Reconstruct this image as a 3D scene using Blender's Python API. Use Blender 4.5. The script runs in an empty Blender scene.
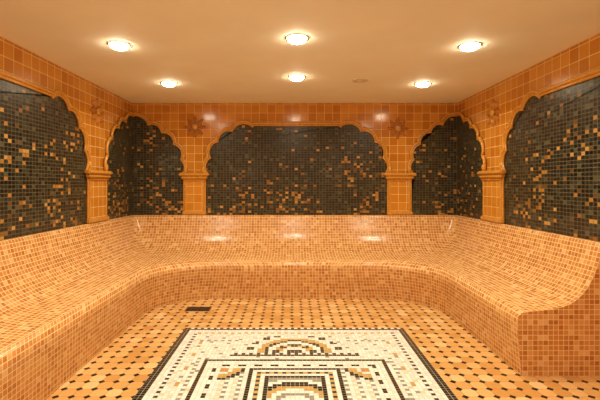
import bpy, bmesh, math, random
from mathutils import Vector
random.seed(4)
F=410.0; EYE=1.35; XL=-2.165; XR=2.233; YB=5.55; YF=-0.6; CEIL=2.446; LEDGE=0.934
scene=bpy.context.scene
scene.view_settings.view_transform='Standard'
def lin(c):
    return tuple(((v/255)/12.92 if v/255<=0.04045 else ((v/255+0.055)/1.055)**2.4) for v in c)+(1.0,)

# ---------------------------------------------------------------- node helpers
class NT:
    def __init__(s,name):
        s.mat=bpy.data.materials.new(name); s.mat.use_nodes=True
        s.t=s.mat.node_tree; s.n=s.t.nodes; s.l=s.t.links
        s.b=s.n['Principled BSDF']
    def m(s,op,a,b=None,c=None):
        n=s.n.new('ShaderNodeMath'); n.operation=op
        for i,v in enumerate((a,b,c)):
            if v is None: continue
            if isinstance(v,(int,float)): n.inputs[i].default_value=v
            else: s.l.new(v,n.inputs[i])
        return n.outputs[0]
    def uv(s):
        n=s.n.new('ShaderNodeUVMap'); n.uv_map='UVMap'
        x=s.n.new('ShaderNodeSeparateXYZ'); s.l.new(n.outputs[0],x.inputs[0])
        return n.outputs[0],x.outputs[0],x.outputs[1]
    def comb(s,x,y):
        n=s.n.new('ShaderNodeCombineXYZ'); s.l.new(x,n.inputs[0]); s.l.new(y,n.inputs[1]); return n.outputs[0]
    def white(s,v):
        n=s.n.new('ShaderNodeTexWhiteNoise'); n.noise_dimensions='3D'; s.l.new(v,n.inputs['Vector']); return n
    def noise(s,v,scale,detail=2):
        n=s.n.new('ShaderNodeTexNoise'); n.inputs['Scale'].default_value=scale; n.inputs['Detail'].default_value=detail
        if v is not None: s.l.new(v,n.inputs['Vector'])
        return n.outputs[0]
    def ramp(s,v,stops,const=True):
        n=s.n.new('ShaderNodeValToRGB'); r=n.color_ramp
        r.interpolation='CONSTANT' if const else 'LINEAR'
        while len(r.elements)<len(stops): r.elements.new(0.5)
        for e,(p,c) in zip(r.elements,stops): e.position=p; e.color=lin(c)
        s.l.new(v,n.inputs[0]); return n.outputs[0]
    def mix(s,f,a,b):
        n=s.n.new('ShaderNodeMix'); n.data_type='RGBA'
        if isinstance(f,(int,float)): n.inputs[0].default_value=f
        else: s.l.new(f,n.inputs[0])
        for i,v in ((6,a),(7,b)):
            if isinstance(v,tuple): n.inputs[i].default_value=v
            else: s.l.new(v,n.inputs[i])
        return n.outputs[2]
    def bump(s,h,strength,dist):
        n=s.n.new('ShaderNodeBump'); n.inputs['Strength'].default_value=strength; n.inputs['Distance'].default_value=dist
        s.l.new(h,n.inputs['Height']); s.l.new(n.outputs[0],s.b.inputs['Normal'])
    def grid(s,tw,th,g):
        vec,u,v=s.uv()
        us=s.m('DIVIDE',u,tw); vs=s.m('DIVIDE',v,th)
        fu=s.m('FLOOR',us); fv=s.m('FLOOR',vs)
        ru=s.m('SUBTRACT',us,fu); rv=s.m('SUBTRACT',vs,fv)
        du=s.m('MINIMUM',ru,s.m('SUBTRACT',1.0,ru)); dv=s.m('MINIMUM',rv,s.m('SUBTRACT',1.0,rv))
        d=s.m('MINIMUM',s.m('MULTIPLY',du,tw),s.m('MULTIPLY',dv,th))
        mask=s.m('GREATER_THAN',d,g/2)
        cell=s.comb(s.m('ADD',fu,0.5),s.m('ADD',fv,0.5))
        return vec,u,v,du,dv,mask,cell
def tile_mat(name,tw,th,g,stops,grout,rough=0.18,bump=0.3):
    N=NT(name); vec,u,v,du,dv,mask,cell=N.grid(tw,th,g)
    c=N.ramp(N.white(cell).outputs[0],stops)
    N.l.new(N.mix(mask,lin(grout),c),N.b.inputs['Base Color'])
    N.l.new(N.m('SUBTRACT',0.75,N.m('MULTIPLY',mask,0.75-rough)),N.b.inputs['Roughness'])
    N.bump(mask,bump,0.003)
    return N.mat
def plain(name,c,rough=0.3,metal=0,nscale=30,var=0.06,emit=None):
    N=NT(name); tc=N.n.new('ShaderNodeTexCoord')
    f=N.noise(tc.outputs['Object'],nscale)
    c2=tuple(max(0,min(255,int(k*(1-var*2)))) for k in c)
    N.l.new(N.ramp(f,[(0.3,c2),(0.7,c)],False),N.b.inputs['Base Color'])
    N.b.inputs['Roughness'].default_value=rough; N.b.inputs['Metallic'].default_value=metal
    if emit:
        N.b.inputs['Emission Color'].default_value=lin(emit[0]); N.b.inputs['Emission Strength'].default_value=emit[1]
    return N.mat

M_wall=tile_mat('orange_glazed_tile',0.11,0.11,0.0055,[(0,(192,121,34)),(0.3,(199,130,42)),(0.6,(186,114,28)),(0.85,(205,137,50))],(232,198,120),0.16,0.35)
M_pil=tile_mat('pilaster_tile',0.11,0.11,0.005,[(0,(200,130,40)),(0.5,(206,138,48))],(232,194,120),0.18,0.3)
M_bench=tile_mat('bench_mosaic',0.036,0.036,0.005,[(0,(192,127,60)),(0.22,(204,143,75)),(0.45,(180,112,48)),(0.62,(212,156,90)),(0.8,(198,132,66)),(0.95,(222,178,118))],(232,198,140),0.24,0.35)
M_trim=plain('orange_glazed_moulding',(216,152,62),0.18)
M_ceil=plain('cream_ceiling_plaster',(246,240,222),0.7,0,3,0.01)
M_metal=plain('drain_metal',(90,80,65),0.35,0.8)
M_dark=plain('drain_slot_dark',(18,14,10),0.6)
M_white=plain('cream_fixture_plastic',(235,222,195),0.4)
M_chrome=plain('downlight_rim_metal',(240,225,195),0.25,0.6)
M_lamp=plain('lit_lamp_glass',(255,240,210),0.3,0,30,0,((255,240,205),50))

def dark_mat():
    N=NT('dark_green_gold_mosaic'); vec,u,v,du,dv,mask,cell=N.grid(0.042,0.032,0.004)
    w=N.white(cell)
    dark=N.ramp(w.outputs[0],[(0,(26,30,22)),(0.3,(38,42,30)),(0.55,(19,21,16)),(0.75,(52,56,42)),(0.93,(80,80,58))])
    gold=N.ramp(w.outputs[0],[(0,(170,118,48)),(0.35,(138,92,36)),(0.6,(190,142,72)),(0.8,(100,70,32))])
    sp=N.n.new('ShaderNodeSeparateColor'); N.l.new(w.outputs[1],sp.inputs[0])
    low=N.noise(cell,0.07,1)
    hgt=N.m('MULTIPLY',N.m('SUBTRACT',1.65,v),0.16)
    p=N.m('ADD',N.m('MULTIPLY',N.m('SUBTRACT',low,0.5),0.9),hgt)
    p=N.m('ADD',p,0.05); p=N.m('MINIMUM',N.m('MAXIMUM',p,0.02),0.30)
    isg=N.m('LESS_THAN',sp.outputs[1],p)
    c=N.mix(isg,dark,gold)
    N.l.new(N.mix(mask,lin((110,90,54)),c),N.b.inputs['Base Color'])
    N.l.new(N.m('SUBTRACT',0.7,N.m('MULTIPLY',mask,0.42)),N.b.inputs['Roughness'])
    N.bump(mask,0.35,0.003)
    return N.mat
M_mos=dark_mat()
def floor_mat():
    N=NT('octagon_dot_floor_tile'); vec,u,v,du,dv,mask,cell=N.grid(0.1,0.1,0.004)
    c=N.ramp(N.white(cell).outputs[0],[(0,(208,158,92)),(0.35,(216,169,106)),(0.7,(198,144,78)),(0.9,(226,186,126))])
    base=N.mix(mask,lin((170,128,74)),c)
    dd=N.m('ADD',du,dv)
    N.l.new(N.mix(N.m('LESS_THAN',dd,0.25),base,lin((26,20,12))),N.b.inputs['Base Color'])
    N.b.inputs['Roughness'].default_value=0.22; N.bump(mask,0.2,0.002)
    return N.mat
M_floor=floor_mat()

# ---------------------------------------------------------------- mesh helpers
def link(o,parent=None):
    scene.collection.objects.link(o)
    if parent: o.parent=parent
    return o
def boxuv(bm):
    uvl=bm.loops.layers.uv.get('UVMap') or bm.loops.layers.uv.new('UVMap')
    bm.normal_update()
    for f in bm.faces:
        n=f.normal; a=max(range(3),key=lambda i:abs(n[i]))
        for l in f.loops:
            c=l.vert.co
            l[uvl].uv={0:(c.y,c.z),1:(c.x,c.z),2:(c.x,c.y)}[a]
def finish(bm,name,mats,parent=None,uv=True,smooth=False):
    if uv: boxuv(bm)
    me=bpy.data.meshes.new(name); 
    if smooth:
        for f in bm.faces: f.smooth=True
    bm.to_mesh(me); bm.free()
    for m in (mats if isinstance(mats,list) else [mats]): me.materials.append(m)
    return link(bpy.data.objects.new(name,me),parent)
def addbox(bm,x0,x1,y0,y1,z0,z1,mi=0):
    vs=[bm.verts.new((x,y,z)) for x in (x0,x1) for y in (y0,y1) for z in (z0,z1)]
    fs=[(0,1,3,2),(4,6,7,5),(0,4,5,1),(2,3,7,6),(0,2,6,4),(1,5,7,3)]
    for f in fs:
        ff=bm.faces.new([vs[i] for i in f]); ff.material_index=mi
    return vs
def box(name,x0,x1,y0,y1,z0,z1,mat,parent=None):
    bm=bmesh.new(); addbox(bm,x0,x1,y0,y1,z0,z1); return finish(bm,name,mat,parent)
def empty(name,loc=(0,0,0)):
    e=bpy.data.objects.new(name,None); e.empty_display_size=0.1; scene.collection.objects.link(e); return e

# ---------------------------------------------------------------- room shell
T=0.12
box('wall_back',XL-T,XR+T,YB,YB+T,0,CEIL,M_wall)
box('wall_left',XL-T,XL,YF,YB,0,CEIL,M_wall)
box('wall_right',XR,XR+T,YF,YB,0,CEIL,M_wall)
box('wall_front',XL-T,XR+T,YF-T,YF,0,CEIL,M_wall)
box('floor',XL-T,XR+T,YF-T,YB+T,-0.1,0,M_floor)
box('ceiling',XL-T,XR+T,YF-T,YB+T,CEIL,CEIL+0.1,M_ceil)

# ---------------------------------------------------------------- arches
def lobes(cusps,bulge=0.27,n=9):
    pts=[]
    for (a,b) in zip(cusps[:-1],cusps[1:]):
        ax,az=a[0],a[1]; bx,bz=b[0],b[1]; bl=b[2] if len(b)>2 else bulge
        dx,dz=bx-ax,bz-az; L=math.hypot(dx,dz); nx,nz=-dz/L,dx/L
        if bl==0: pts.append((ax,az)); continue
        h=bl*L; R=(L*L/4+h*h)/(2*h); half=math.asin(min(1,L/2/R))
        if h>L/2: half=math.pi-half
        for k in range(n):
            t=-half+2*half*k/n
            along=R*math.sin(t)+L/2; off=R*math.cos(t)-(R-h)
            pts.append((ax+dx/L*along+nx*off, az+dz/L*along+nz*off))
    pts.append((cusps[-1][0],cusps[-1][1]))
    return pts
big_c=[(0,LEDGE),(0,1.44,0),(.05,1.475,0),(.068,1.70),(.17,1.915),(.36,2.055),(.63,2.115),(.645,2.135,0),(1.225,2.135,0)]
def big_outline(w):
    h=lobes(big_c); h=[(s,z) for s,z in h]; h[-1]=(w/2,2.135)
    return h+[(w-s,z) for s,z in reversed(h[:-1])]
cor_c=[(0,LEDGE),(0,1.44,0),(.045,1.475,0),(.045,1.675),(.14,1.88),(.30,2.035),(.48,2.14),(.695,2.262,0.2)]
def cor_half(w):
    return [(s*w/0.70,z) for s,z in lobes(cor_c)]

def tube(name,pts,r,mat,parent,flat=None):
    cu=bpy.data.curves.new(name,'CURVE'); cu.dimensions='3D'; cu.bevel_depth=r; cu.bevel_resolution=3; cu.use_fill_caps=True
    sp=cu.splines.new('POLY'); sp.points.add(len(pts)-1)
    for p,c in zip(sp.points,pts): p.co=(*c,1)
    o=bpy.data.objects.new(name,cu); scene.collection.objects.link(o)
    dg=bpy.context.evaluated_depsgraph_get(); me=bpy.data.meshes.new_from_object(o.evaluated_get(dg))
    bpy.data.objects.remove(o); me.materials.clear(); me.materials.append(mat)
    for v in me.vertices:
        v.co.x=min(XR-0.001,max(XL+0.001,v.co.x)); v.co.y=min(YB-0.001,v.co.y); v.co.z=max(LEDGE,v.co.z)
    for p in me.polygons: p.use_smooth=True
    return link(bpy.data.objects.new(name,me),parent)
def panel(name,parts):
    root=empty(name)
    bm=bmesh.new(); uvl=bm.loops.layers.uv.new('UVMap')
    for pts,mp,_,u0 in parts:
        vs=[bm.verts.new(mp(s,z,0.004)) for s,z in pts]
        f=bm.faces.new(vs)
        for l,(s,z) in zip(f.loops,pts): l[uvl].uv=(s+u0,z)
    bmesh.ops.triangulate(bm,faces=bm.faces[:])
    finish(bm,'mosaic_field',M_mos,root,uv=False)
    return root
def offs(pts,d):
    out=[]
    for i,(s,z) in enumerate(pts):
        a=pts[max(0,i-1)]; b=pts[min(len(pts)-1,i+1)]
        dx,dz=b[0]-a[0],b[1]-a[1]; L=math.hypot(dx,dz) or 1
        out.append((s-dz/L*d,z+dx/L*d))
    return out
mb=lambda x0:(lambda s,z,e:(x0+s,YB-e,z))
ml=lambda y0:(lambda s,z,e:(XL+e,y0+s,z))
mr=lambda y0:(lambda s,z,e:(XR-e,y0-s,z))
def trims(root,line,mp,tag=''):
    tube('inner_moulding'+tag,[mp(s,z,0.015) for s,z in offs(line,0.008)],0.013,M_trim,root)
    tube('outer_moulding'+tag,[mp(s,z,0.021) for s,z in offs(line,0.034)],0.018,M_trim,root)
W=2.45
for mp,u0 in ((mb(-1.164),3.0),(ml(4.31-W),11.3),(mr(4.30),20.7)):
    o=big_outline(W); r=panel('arched_mosaic_panel',[(o,mp,None,u0)]); trims(r,o,mp)
hb=cor_half(0.70); hs=cor_half(0.80)
def closed(h,w): return h+[(w-0.004,LEDGE)]
def mir(h,w): return [(w-s,z) for s,z in reversed(h)]
r=panel('corner_arched_mosaic_panel',[(closed(hs,0.80),ml(YB-0.80),None,30.0),
      ([(0.004,LEDGE)]+mir(hb,0.70),mb(XL),None,30.8)])
def corner(rootp,hA,mA,hB,mB):
    trims(rootp,hA,mA,'_a'); trims(rootp,hB,mB,'_b')
corner(r,hs,ml(YB-0.80),mir(hb,0.70),mb(XL))
hb2=cor_half(0.62)
r=panel('corner_arched_mosaic_panel',[(closed(hb2,0.62),mb(XR-0.62),None,40.0),
      ([(0.004,LEDGE)]+mir(hs,0.80),mr(YB),None,40.62)])
corner(r,hb2,mb(XR-0.62),mir(hs,0.80),mr(YB))

# ---------------------------------------------------------------- pilasters
def pilaster(mp,w):
    root=empty('tiled_pilaster')
    def slab(name,s0,s1,z0,z1,e,bev,mat):
        bm=bmesh.new(); a=mp(s0,z0,0.002); b=mp(s1,z1,e)
        addbox(bm,min(a[0],b[0]),max(a[0],b[0]),min(a[1],b[1]),max(a[1],b[1]),z0,z1)
        bmesh.ops.recalc_face_normals(bm,faces=bm.faces[:])
        if bev: bmesh.ops.bevel(bm,geom=bm.edges[:],offset=bev,segments=3,affect='EDGES')
        finish(bm,name,mat,root)
    slab('shaft',0.02,w-0.02,LEDGE+.002,1.40,0.035,0.008,M_pil)
    slab('base_block',-0.01,w+0.01,LEDGE+.001,LEDGE+0.05,0.05,0.01,M_trim)
    slab('capital_neck',0.0,w,1.385,1.415,0.05,0.012,M_trim)
    slab('capital_body',-0.025,w+0.025,1.415,1.455,0.06,0.012,M_trim)
    slab('capital_abacus',-0.055,w+0.055,1.455,1.50,0.07,0.014,M_trim)
    for i,sx in enumerate((0.03,w-0.03)):
        bm=bmesh.new(); bmesh.ops.create_uvsphere(bm,u_segments=16,v_segments=10,radius=1)
        c=Vector(mp(sx,1.54,0.02))
        ax=Vector(mp(1,0,0))-Vector(mp(0,0,0)); 
        for v in bm.verts:
            q=v.co.copy(); v.co=c+ax*(q.x*0.03)+Vector((0,0,q.z*0.05))+(Vector(mp(0,0,1))-Vector(mp(0,0,0)))*(max(q.y,-0.5)*0.03)
        finish(bm,'foot_bead_%d'%(i+1),M_trim,root,smooth=True)
gapL=(-1.164)-(XL+0.70)
pilaster(mb(XL+0.70),gapL)
pilaster(mb(1.286),(XR-0.62)-1.286)
pilaster(ml(4.31),YB-0.80-4.31)
pilaster(mr(YB-0.80),YB-0.80-4.30)
pilaster(ml(1.51),0.35)
pilaster(mr(1.85),0.35)

# ---------------------------------------------------------------- star ornaments
M_star=plain('star_glazed_relief',(204,136,48),0.22)
M_starb=plain('star_backing_glaze',(172,108,34),0.3)
def star(mp,s,z,R=0.15):
    root=empty('star_wall_ornament')
    O=Vector(mp(s,z,0.001)); A=Vector(mp(s+1,z,0.001))-O; N=Vector(mp(s,z,1.001))-O; U=Vector((0,0,1))
    def P(bm,x,y,e): return bm.verts.new(O+A*x+U*y+N*e)
    bm=bmesh.new(); n=40
    a=[P(bm,R*.66*math.cos(2*math.pi*k/n),R*.66*math.sin(2*math.pi*k/n),0) for k in range(n)]
    b=[P(bm,R*.64*math.cos(2*math.pi*k/n),R*.64*math.sin(2*math.pi*k/n),0.012) for k in range(n)]
    for k in range(n): bm.faces.new((a[k],a[(k+1)%n],b[(k+1)%n],b[k]))
    bm.faces.new(b); bmesh.ops.recalc_face_normals(bm,faces=bm.faces[:]); finish(bm,'backing_disc',M_starb,root)
    bm=bmesh.new()
    for k in range(8):
        t=math.pi*k/4+math.pi/2
        def Q(r,w,e):
            return P(bm,r*math.cos(t)-w*math.sin(t),r*math.sin(t)+w*math.cos(t),e)
        prof=[(0.30,0.05,),(0.48,0.15),(0.68,0.185),(0.86,0.11),(1.0,0.0)]
        L=[Q(r*R,w*R,0.0) for r,w in prof]; Rr=[Q(r*R,-w*R,0.0) for r,w in prof]; C=[Q(r*R,0,0.016+0.03*math.sin(math.pi*min(1,(r-.2)/.9))) for r,w in prof]
        for i in range(4):
            bm.faces.new((L[i],C[i],C[i+1],L[i+1])); bm.faces.new((C[i],Rr[i],Rr[i+1],C[i+1]))
    bm.normal_update()
    for f in bm.faces:
        if f.normal.dot(N)<0: f.normal_flip()
    finish(bm,'star_rays',M_star,root)
    bm=bmesh.new(); bmesh.ops.create_uvsphere(bm,u_segments=20,v_segments=12,radius=1)
    for v in bm.verts:
        q=v.co.copy(); v.co=O+A*(q.x*R*.27)+U*(q.z*R*.27)+N*(0.022+q.y*0.02)
    bmesh.ops.recalc_face_normals(bm,faces=bm.faces[:])
    finish(bm,'centre_boss',M_trim,root,smooth=True)
star(mb(0),-1.31,2.12); star(mb(0),1.43,2.10)
star(ml(0),4.53,2.15); star(mr(0),-4.52,2.13)

# ---------------------------------------------------------------- bench
prof=[(0.003,0.93),(0.03,0.932),(0.046,0.927),(0.056,0.905),(0.084,0.80),(0.122,0.70),(0.172,0.615),(0.215,0.565),(0.265,0.525),(0.315,0.499),
      (0.37,0.481),(0.46,0.466),(0.54,0.459),(0.60,0.454),(0.64,0.448),(0.67,0.436),(0.69,0.415),(0.70,0.385),(0.70,0.35),(0.693,0.26),(0.682,0.15),(0.673,0.07),(0.668,0.0)]
vl=[0]
for a,b in zip(prof[:-1],prof[1:]): vl.append(vl[-1]+math.hypot(b[0]-a[0],b[1]-a[1]))
iseat=9; ilip=14
SX=0.93; SY=1.09; YE=2.88; YS=YF+0.01
NA=20; NS=12
def path(o):
    ox=o*SX; oy=o*SY; r=o*0.95+0.004
    pts=[];ul=0
    y1=YB-oy-r
    for k in range(NS): pts.append((XL+ox,YS+(y1-YS)*k/NS))
    for k in range(NA):
        t=math.pi-(math.pi/2)*k/NA; pts.append((XL+ox+r+r*math.cos(t),y1+r*math.sin(t)))
    xa=XL+ox+r; xb=XR-ox-r
    for k in range(NS): pts.append((xa+(xb-xa)*k/NS,YB-oy))
    for k in range(NA):
        t=math.pi/2*(1-k/NA); pts.append((xb+r*math.cos(t),y1+r*math.sin(t)))
    for k in range(NS+1): pts.append((XR-ox,y1+(YE-y1)*k/NS))
    return pts
bm=bmesh.new(); uvl=bm.loops.layers.uv.new('UVMap')
rows=[[bm.verts.new((x,y,z)) for x,y in path(o)] for o,z in prof]
ref=path(0.70); rl=[0]
for a,b in zip(ref[:-1],ref[1:]): rl.append(rl[-1]+math.hypot(b[0]-a[0],b[1]-a[1]))
nP=len(ref)
for i in range(len(prof)-1):
    for k in range(nP-1):
        q=[(i,k),(i+1,k),(i+1,k+1),(i,k+1)]
        try: f=bm.faces.new([rows[a][b] for a,b in q])
        except ValueError: continue
        f.smooth=True
        side = k<NS+NA//2 or k>=NS+NA+NS+NA//2
        for l,(a,b) in zip(f.loops,q):
            c=rows[a][b].co
            if i<iseat: l[uvl].uv=((c.y if side else c.x),vl[a])
            elif i<ilip: l[uvl].uv=(c.x,c.y)
            else: l[uvl].uv=(rl[b],vl[a])
for k in (0,nP-1):
    base=rows[0][k].co
    w0=bm.verts.new((base.x,base.y,0))
    vs=[bm.verts.new(rw[k].co) for rw in rows]+[w0]
    if k==0: vs=vs[::-1]
    f=bm.faces.new(vs)
    for l in f.loops: l[uvl].uv=(l.vert.co.x,l.vert.co.z)
bmesh.ops.recalc_face_normals(bm,faces=bm.faces[:])
bench=finish(bm,'curved_mosaic_bench',M_bench,uv=False)

# ---------------------------------------------------------------- mosaic floor carpet
TS=0.03; x0=-1.0; nx=68; cxm=x0+nx*TS/2; ytop=3.84; ny=88
BLK=(26,22,18); CRM=(230,228,214); GLD=(190,152,84); TAN=(216,204,170); ORG=(190,134,68); GRY=(140,138,124); DGR=(56,54,48)
def pat(i,j):
    jj=min(j,ny-1-j); ii=min(i,nx-1-i)
    u=abs((i+0.5)*TS-nx*TS/2); v=(jj+0.5)*TS
    e=min(ii,jj)
    if e==0: return BLK if ii==0 else (BLK if i%2 else CRM)
    if e==1: return BLK
    if e in (2,3): return CRM
    if e==4: return (DGR if (i+j)%2 else CRM) if ii<=4 else (GLD if i%2 else CRM)
    if e in (5,6): return CRM if (i+j)%5 else TAN
    cv=0.56; r=math.hypot(u,(v-cv))
    if v<cv and r<0.40:
        ang=math.degrees(math.atan2(cv-v,u))
        if r<0.06: return BLK
        if r<0.11: return CRM
        if r<0.17: return GLD if int(ang/18)%2 else BLK
        if r<0.22: return CRM
        if r<0.25: return BLK
        if r<0.30: return GLD
        if r<0.35: return CRM
        return BLK if int(ang/9)%2 else CRM
    if 0.555<v<0.63 and u<0.52: return BLK if v>0.59 else (CRM if i%2 else DGR)
    if 0.30<v<0.33 and u>0.46 and u<0.8: return GRY if i%2 else CRM
    a=min(0.68-u,v-0.70)
    if a>=0:
        n=int(a/TS)
        if n==0: return BLK
        if n in (1,2): return CRM
        if n==3: return BLK if (i//2+j//2)%2 else CRM
        if n==4: return CRM
        rc=math.hypot(0.53-u,v-0.85)
        if rc<0.05: return ORG
        if rc<0.09: return CRM
        if rc<0.13: return GLD
        if rc<0.165: return BLK
        rm=math.hypot(u,v-ny*TS/2)
        rr=int(rm/0.045)
        if u<0.34 and 0.83<v:
            k=int(min(0.34-u,v-0.83)/TS)
            if k==0: return BLK
            if k in (1,3): return CRM
            if k==2: return DGR if (i+j)%2 else GLD
            if k==4: return BLK
            return (BLK,CRM,GRY,CRM,GLD)[rr%5]
        return (GRY,CRM,TAN)[(i*7+j*3)%3] if (i+j)%2 else CRM
    if 0.72<=u<0.75 and v>0.62: return CRM if j%2 else GRY
    if 0.76<u<0.86 and v>0.3:
        t=(v*100)%24
        q=abs((u-0.81)*100)+abs(t-12)
        if q<6: return DGR if q<2.5 else GLD
    return (TAN,GRY)[(i+j)%2] if (i*5+j*11)%9==0 else CRM
bm=bmesh.new(); uvl=bm.loops.layers.uv.new('UVMap'); cl=bm.loops.layers.float_color.new('TileCol')
g=[[bm.verts.new((x0+i*TS,ytop-j*TS,0.003)) for i in range(nx+1)] for j in range(ny+1)]
for j in range(ny):
    for i in range(nx):
        f=bm.faces.new((g[j][i],g[j+1][i],g[j+1][i+1],g[j][i+1]))
        c=pat(i,j); k=random.uniform(0.92,1.03); c=lin(tuple(min(255,v*k) for v in c))
        for l in f.loops:
            l[cl]=c; l[uvl].uv=(l.vert.co.x-x0,l.vert.co.y-ytop)
edge=[e for e in bm.edges if len(e.link_faces)==1]
r=bmesh.ops.extrude_edge_only(bm,edges=edge)
for v in r['geom']:
    if isinstance(v,bmesh.types.BMVert): v.co.z=0.0
N=NT('carpet_mosaic_tiles'); vec,u,v,du,dv,mask,cell=N.grid(TS,TS,0.0025)
at=N.n.new('ShaderNodeAttribute'); at.attribute_name='TileCol'
N.l.new(N.mix(mask,lin((190,174,140)),at.outputs[0]),N.b.inputs['Base Color']); N.b.inputs['Roughness'].default_value=0.25; N.bump(mask,0.2,0.002)
finish(bm,'mosaic_floor_carpet',N.mat,uv=False)

# ---------------------------------------------------------------- drain
root=empty('floor_drain')
bm=bmesh.new(); dx,dy=-1.01,4.42
addbox(bm,dx-.13,dx+.13,dy-.07,dy+.07,0,0.006); finish(bm,'drain_frame',M_metal,root)
bm=bmesh.new()
for k in range(9): addbox(bm,dx-.115+k*.026,dx-.10+k*.026,dy-.055,dy+.055,0.006,0.008)
finish(bm,'drain_slots',M_dark,root)

# ---------------------------------------------------------------- ceiling fixtures
def ringmesh(bm,cx,cy,prof,n=40):
    rs=[[bm.verts.new((cx+r*math.cos(2*math.pi*k/n),cy+r*math.sin(2*math.pi*k/n),z)) for k in range(n)] for r,z in prof]
    for a,b in zip(rs[:-1],rs[1:]):
        for k in range(n): bm.faces.new((a[k],a[(k+1)%n],b[(k+1)%n],b[k]))
    return rs
def downlight(x,y,p):
    root=empty('recessed_downlight')
    bm=bmesh.new(); ringmesh(bm,x,y,[(0.092,CEIL),(0.090,CEIL-0.004),(0.078,CEIL-0.005),(0.072,CEIL-0.003)]); finish(bm,'rim',M_chrome,root,smooth=True)
    bm=bmesh.new(); rs=ringmesh(bm,x,y,[(0.073,CEIL-0.003),(0.068,CEIL-0.018),(0.05,CEIL-0.030),(0.02,CEIL-0.035)]); bm.faces.new(rs[-1]); finish(bm,'lens',M_lamp,root,smooth=True)
    ld=bpy.data.lights.new('bulb','AREA'); ld.shape='DISK'; ld.size=0.11; ld.energy=p; ld.color=(1,0.92,0.75); ld.spread=math.radians(150)
    lo=bpy.data.objects.new('bulb',ld); lo.location=(x,y,CEIL-0.038); link(lo,root)
PW=9.0
for x,y in ((-1.36,3.23),(0.038,3.08),(1.41,3.25),(-1.335,4.45),(0.05,4.20),(1.43,4.48),(-1.35,1.95),(0.04,1.9),(1.41,1.95),(-1.35,0.6),(0.04,0.6),(1.41,0.6)):  # rows nearest the camera are unseen downlights, added as fill light
    downlight(x,y,PW)
root=empty('ceiling_vent')
bm=bmesh.new(); rs=ringmesh(bm,0.717,4.32,[(0.09,CEIL),(0.088,CEIL-0.01),(0.06,CEIL-0.014),(0.055,CEIL-0.006),(0.04,CEIL-0.006),(0.036,CEIL-0.016),(0.01,CEIL-0.018)]); bm.faces.new(rs[-1])
finish(bm,'vent_disc',M_white,root,smooth=True)

# ---------------------------------------------------------------- camera
cd=bpy.data.cameras.new('camera'); cd.lens=F/600*36; cd.sensor_width=36; cd.sensor_fit='HORIZONTAL'
cd.shift_x=8/600; cd.shift_y=-16/600; cd.clip_start=0.05
co=bpy.data.objects.new('camera',cd); co.location=(0,0,EYE); co.rotation_euler=(math.pi/2,0,0); scene.collection.objects.link(co)
scene.camera=co
w=bpy.data.worlds.new('world'); scene.world=w; w.use_nodes=True; w.node_tree.nodes['Background'].inputs[0].default_value=(0.02,0.015,0.01,1)
